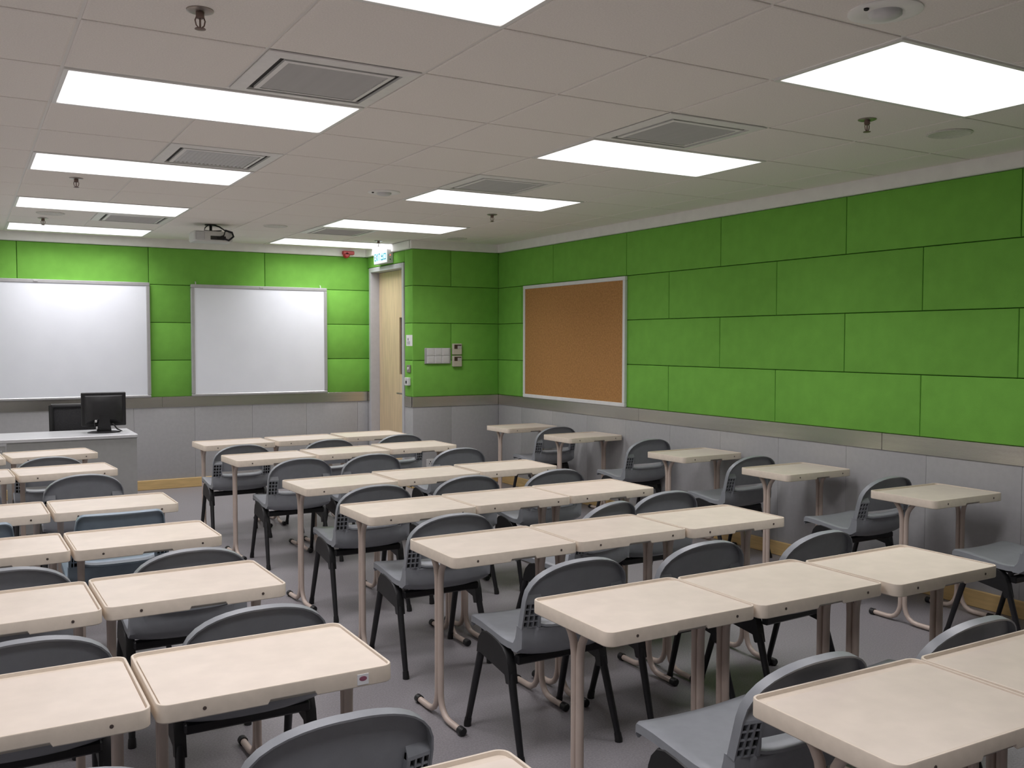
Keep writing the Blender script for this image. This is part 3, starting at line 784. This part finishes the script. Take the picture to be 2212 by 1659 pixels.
        MB().box(s*.153 if s > 0 else -.209, .209 if s > 0 else -.153, -.0055, -.0045, 0, .09).tf(Matrix.Translation((0, yback(.49)+BOW*.7, .494)) @ Matrix.Rotation(math.radians(14.8), 4, 'X')).build('rib_recess', M['dark'], back)
    # black side brackets
    po = [(.118, .318), (.112, .352), (.100, .384), (.078, .409), (.045, .4175), (.0, .4130), (-.045, .405), (-.082, .391), (-.108, .367), (-.124, .330), (-.136, .268), (-.108, .262), (-.098, .292), (.09, .322)]
    for s in (-1, 1):
        xa, xb = s*.182, s*.216
        m = MB().loft([[(xa, y, z) for y, z in po], [(s*.211, y, z) for y, z in po], [(xb, .99*y, .345+(z-.345)*.95) for y, z in po]])
        m.build('side_bracket', M['blackplastic'], root, 30)
    MB().bbox(-.19, .19, -.150, -.118, .338, .372, .006).build('crossbar', M['blacksteel'], root, 30)
    MB().bbox(-.19, .19, .070, .098, .350, .378, .006).build('crossbar', M['blacksteel'], root, 30)
    MB().bbox(-.15, .15, -.118, .070, .372, .412, .006).build('seat_support', M['blackplastic'], root, 30)
    for s in (-1, 1):
        for (ya, za, yb2) in ((.100, .345, .200), (-.118, .300, -.212)):
            p0 = Vector((s*.200, ya, za)); p1 = Vector((s*.212, yb2, .012))
            lg = MB().tube([p0, p0.lerp(p1, .5), p1], [.0150, .0138, .0118], 10).build('leg', M['blacksteel'], root, 50)
            MB().tube([(p1.x, p1.y-(.0-.0), 0.0), (p1.x, p1.y, .010), (p0.lerp(p1, .93))], [.0150, .0150, .0135], 10).build('foot_cap', M['blackplastic'], lg, 50)
    return root
chairs = {'grey': make_chair('grey'), 'blue': make_chair('blue')}; cused = {'grey': False, 'blue': False}
def put_chair(x, y, rz, label, group, kind='grey'):
    o = chairs[kind] if not cused[kind] else copy_tree(chairs[kind])
    cused[kind] = True
    o.location = (x, y, 0); o.rotation_euler = (0, 0, rz); o['label'] = label; o['group'] = group
CR = [[(1.780, 7.300, 0), (2.470, 7.350, 0), (3.110, 7.440, 0)],
      [(1.905, 6.290, 0), (2.405, 6.290, 0), (3.085, 6.310, 0)],
      [(1.897, 4.970, 0), (2.492, 5.040, 0), (3.077, 5.015, 0)],
      [(1.878, 4.010, 0), (2.60, 3.90, .28), (3.119, 4.031, 0)],
      [(1.879, 3.009, 0), (2.460, 3.004, 0), (2.991, 2.918, .05)],
      [(1.795, 1.868, 0), (2.430, 1.862, 0)]]
for ri, row in enumerate(CR):
    for ci, (x, y, rz) in enumerate(row):
        lab = 'grey plastic chair at the %s desk, %s row from the whiteboards, right of the aisle' % (POS3[ci], ROW[ri])
        put_chair(x, y, rz, lab, 'grey student chairs right of the aisle')
CL = [[(.483, 7.186, 0, 'grey')], [(.585, 6.177, 0, 'grey'), (-.05, 6.15, 0, 'grey')], [(.590, 4.76, 0, 'blue'), (-.02, 4.74, 0, 'blue')],
      [(.717, 3.860, 0, 'grey'), (.106, 3.860, 0, 'grey')], [(.727, 2.98, 0, 'grey'), (.124, 2.98, 0, 'grey')], [(.665, 2.10, 0, 'grey'), (.11, 2.10, 0, 'grey')]]
for ri, row in enumerate(CL):
    for ci, (x, y, rz, kind) in enumerate(row):
        pos = ['beside the aisle', 'at the left picture edge'][ci]
        if kind == 'blue': lab = 'pale blue square-backed plastic chair %s, left block' % pos
        else: lab = 'grey plastic chair %s, %s row from the whiteboards, left block' % (pos, ROW[ri])
        put_chair(x, y, rz, lab, 'student chairs left of the aisle', kind)
CW = [(4.640, 7.418, 0), (4.690, 6.141, 0), (4.597, 4.915, 0), (4.568, 3.815, 0), (4.53, 2.80, 0)]
for ri, (x, y, rz) in enumerate(CW):
    put_chair(x, y, rz, 'grey plastic chair at the single wall desk, %s from the corner' % ['nearest', 'second', 'third', 'fourth', 'fifth'][ri], 'grey student chairs along the right wall')
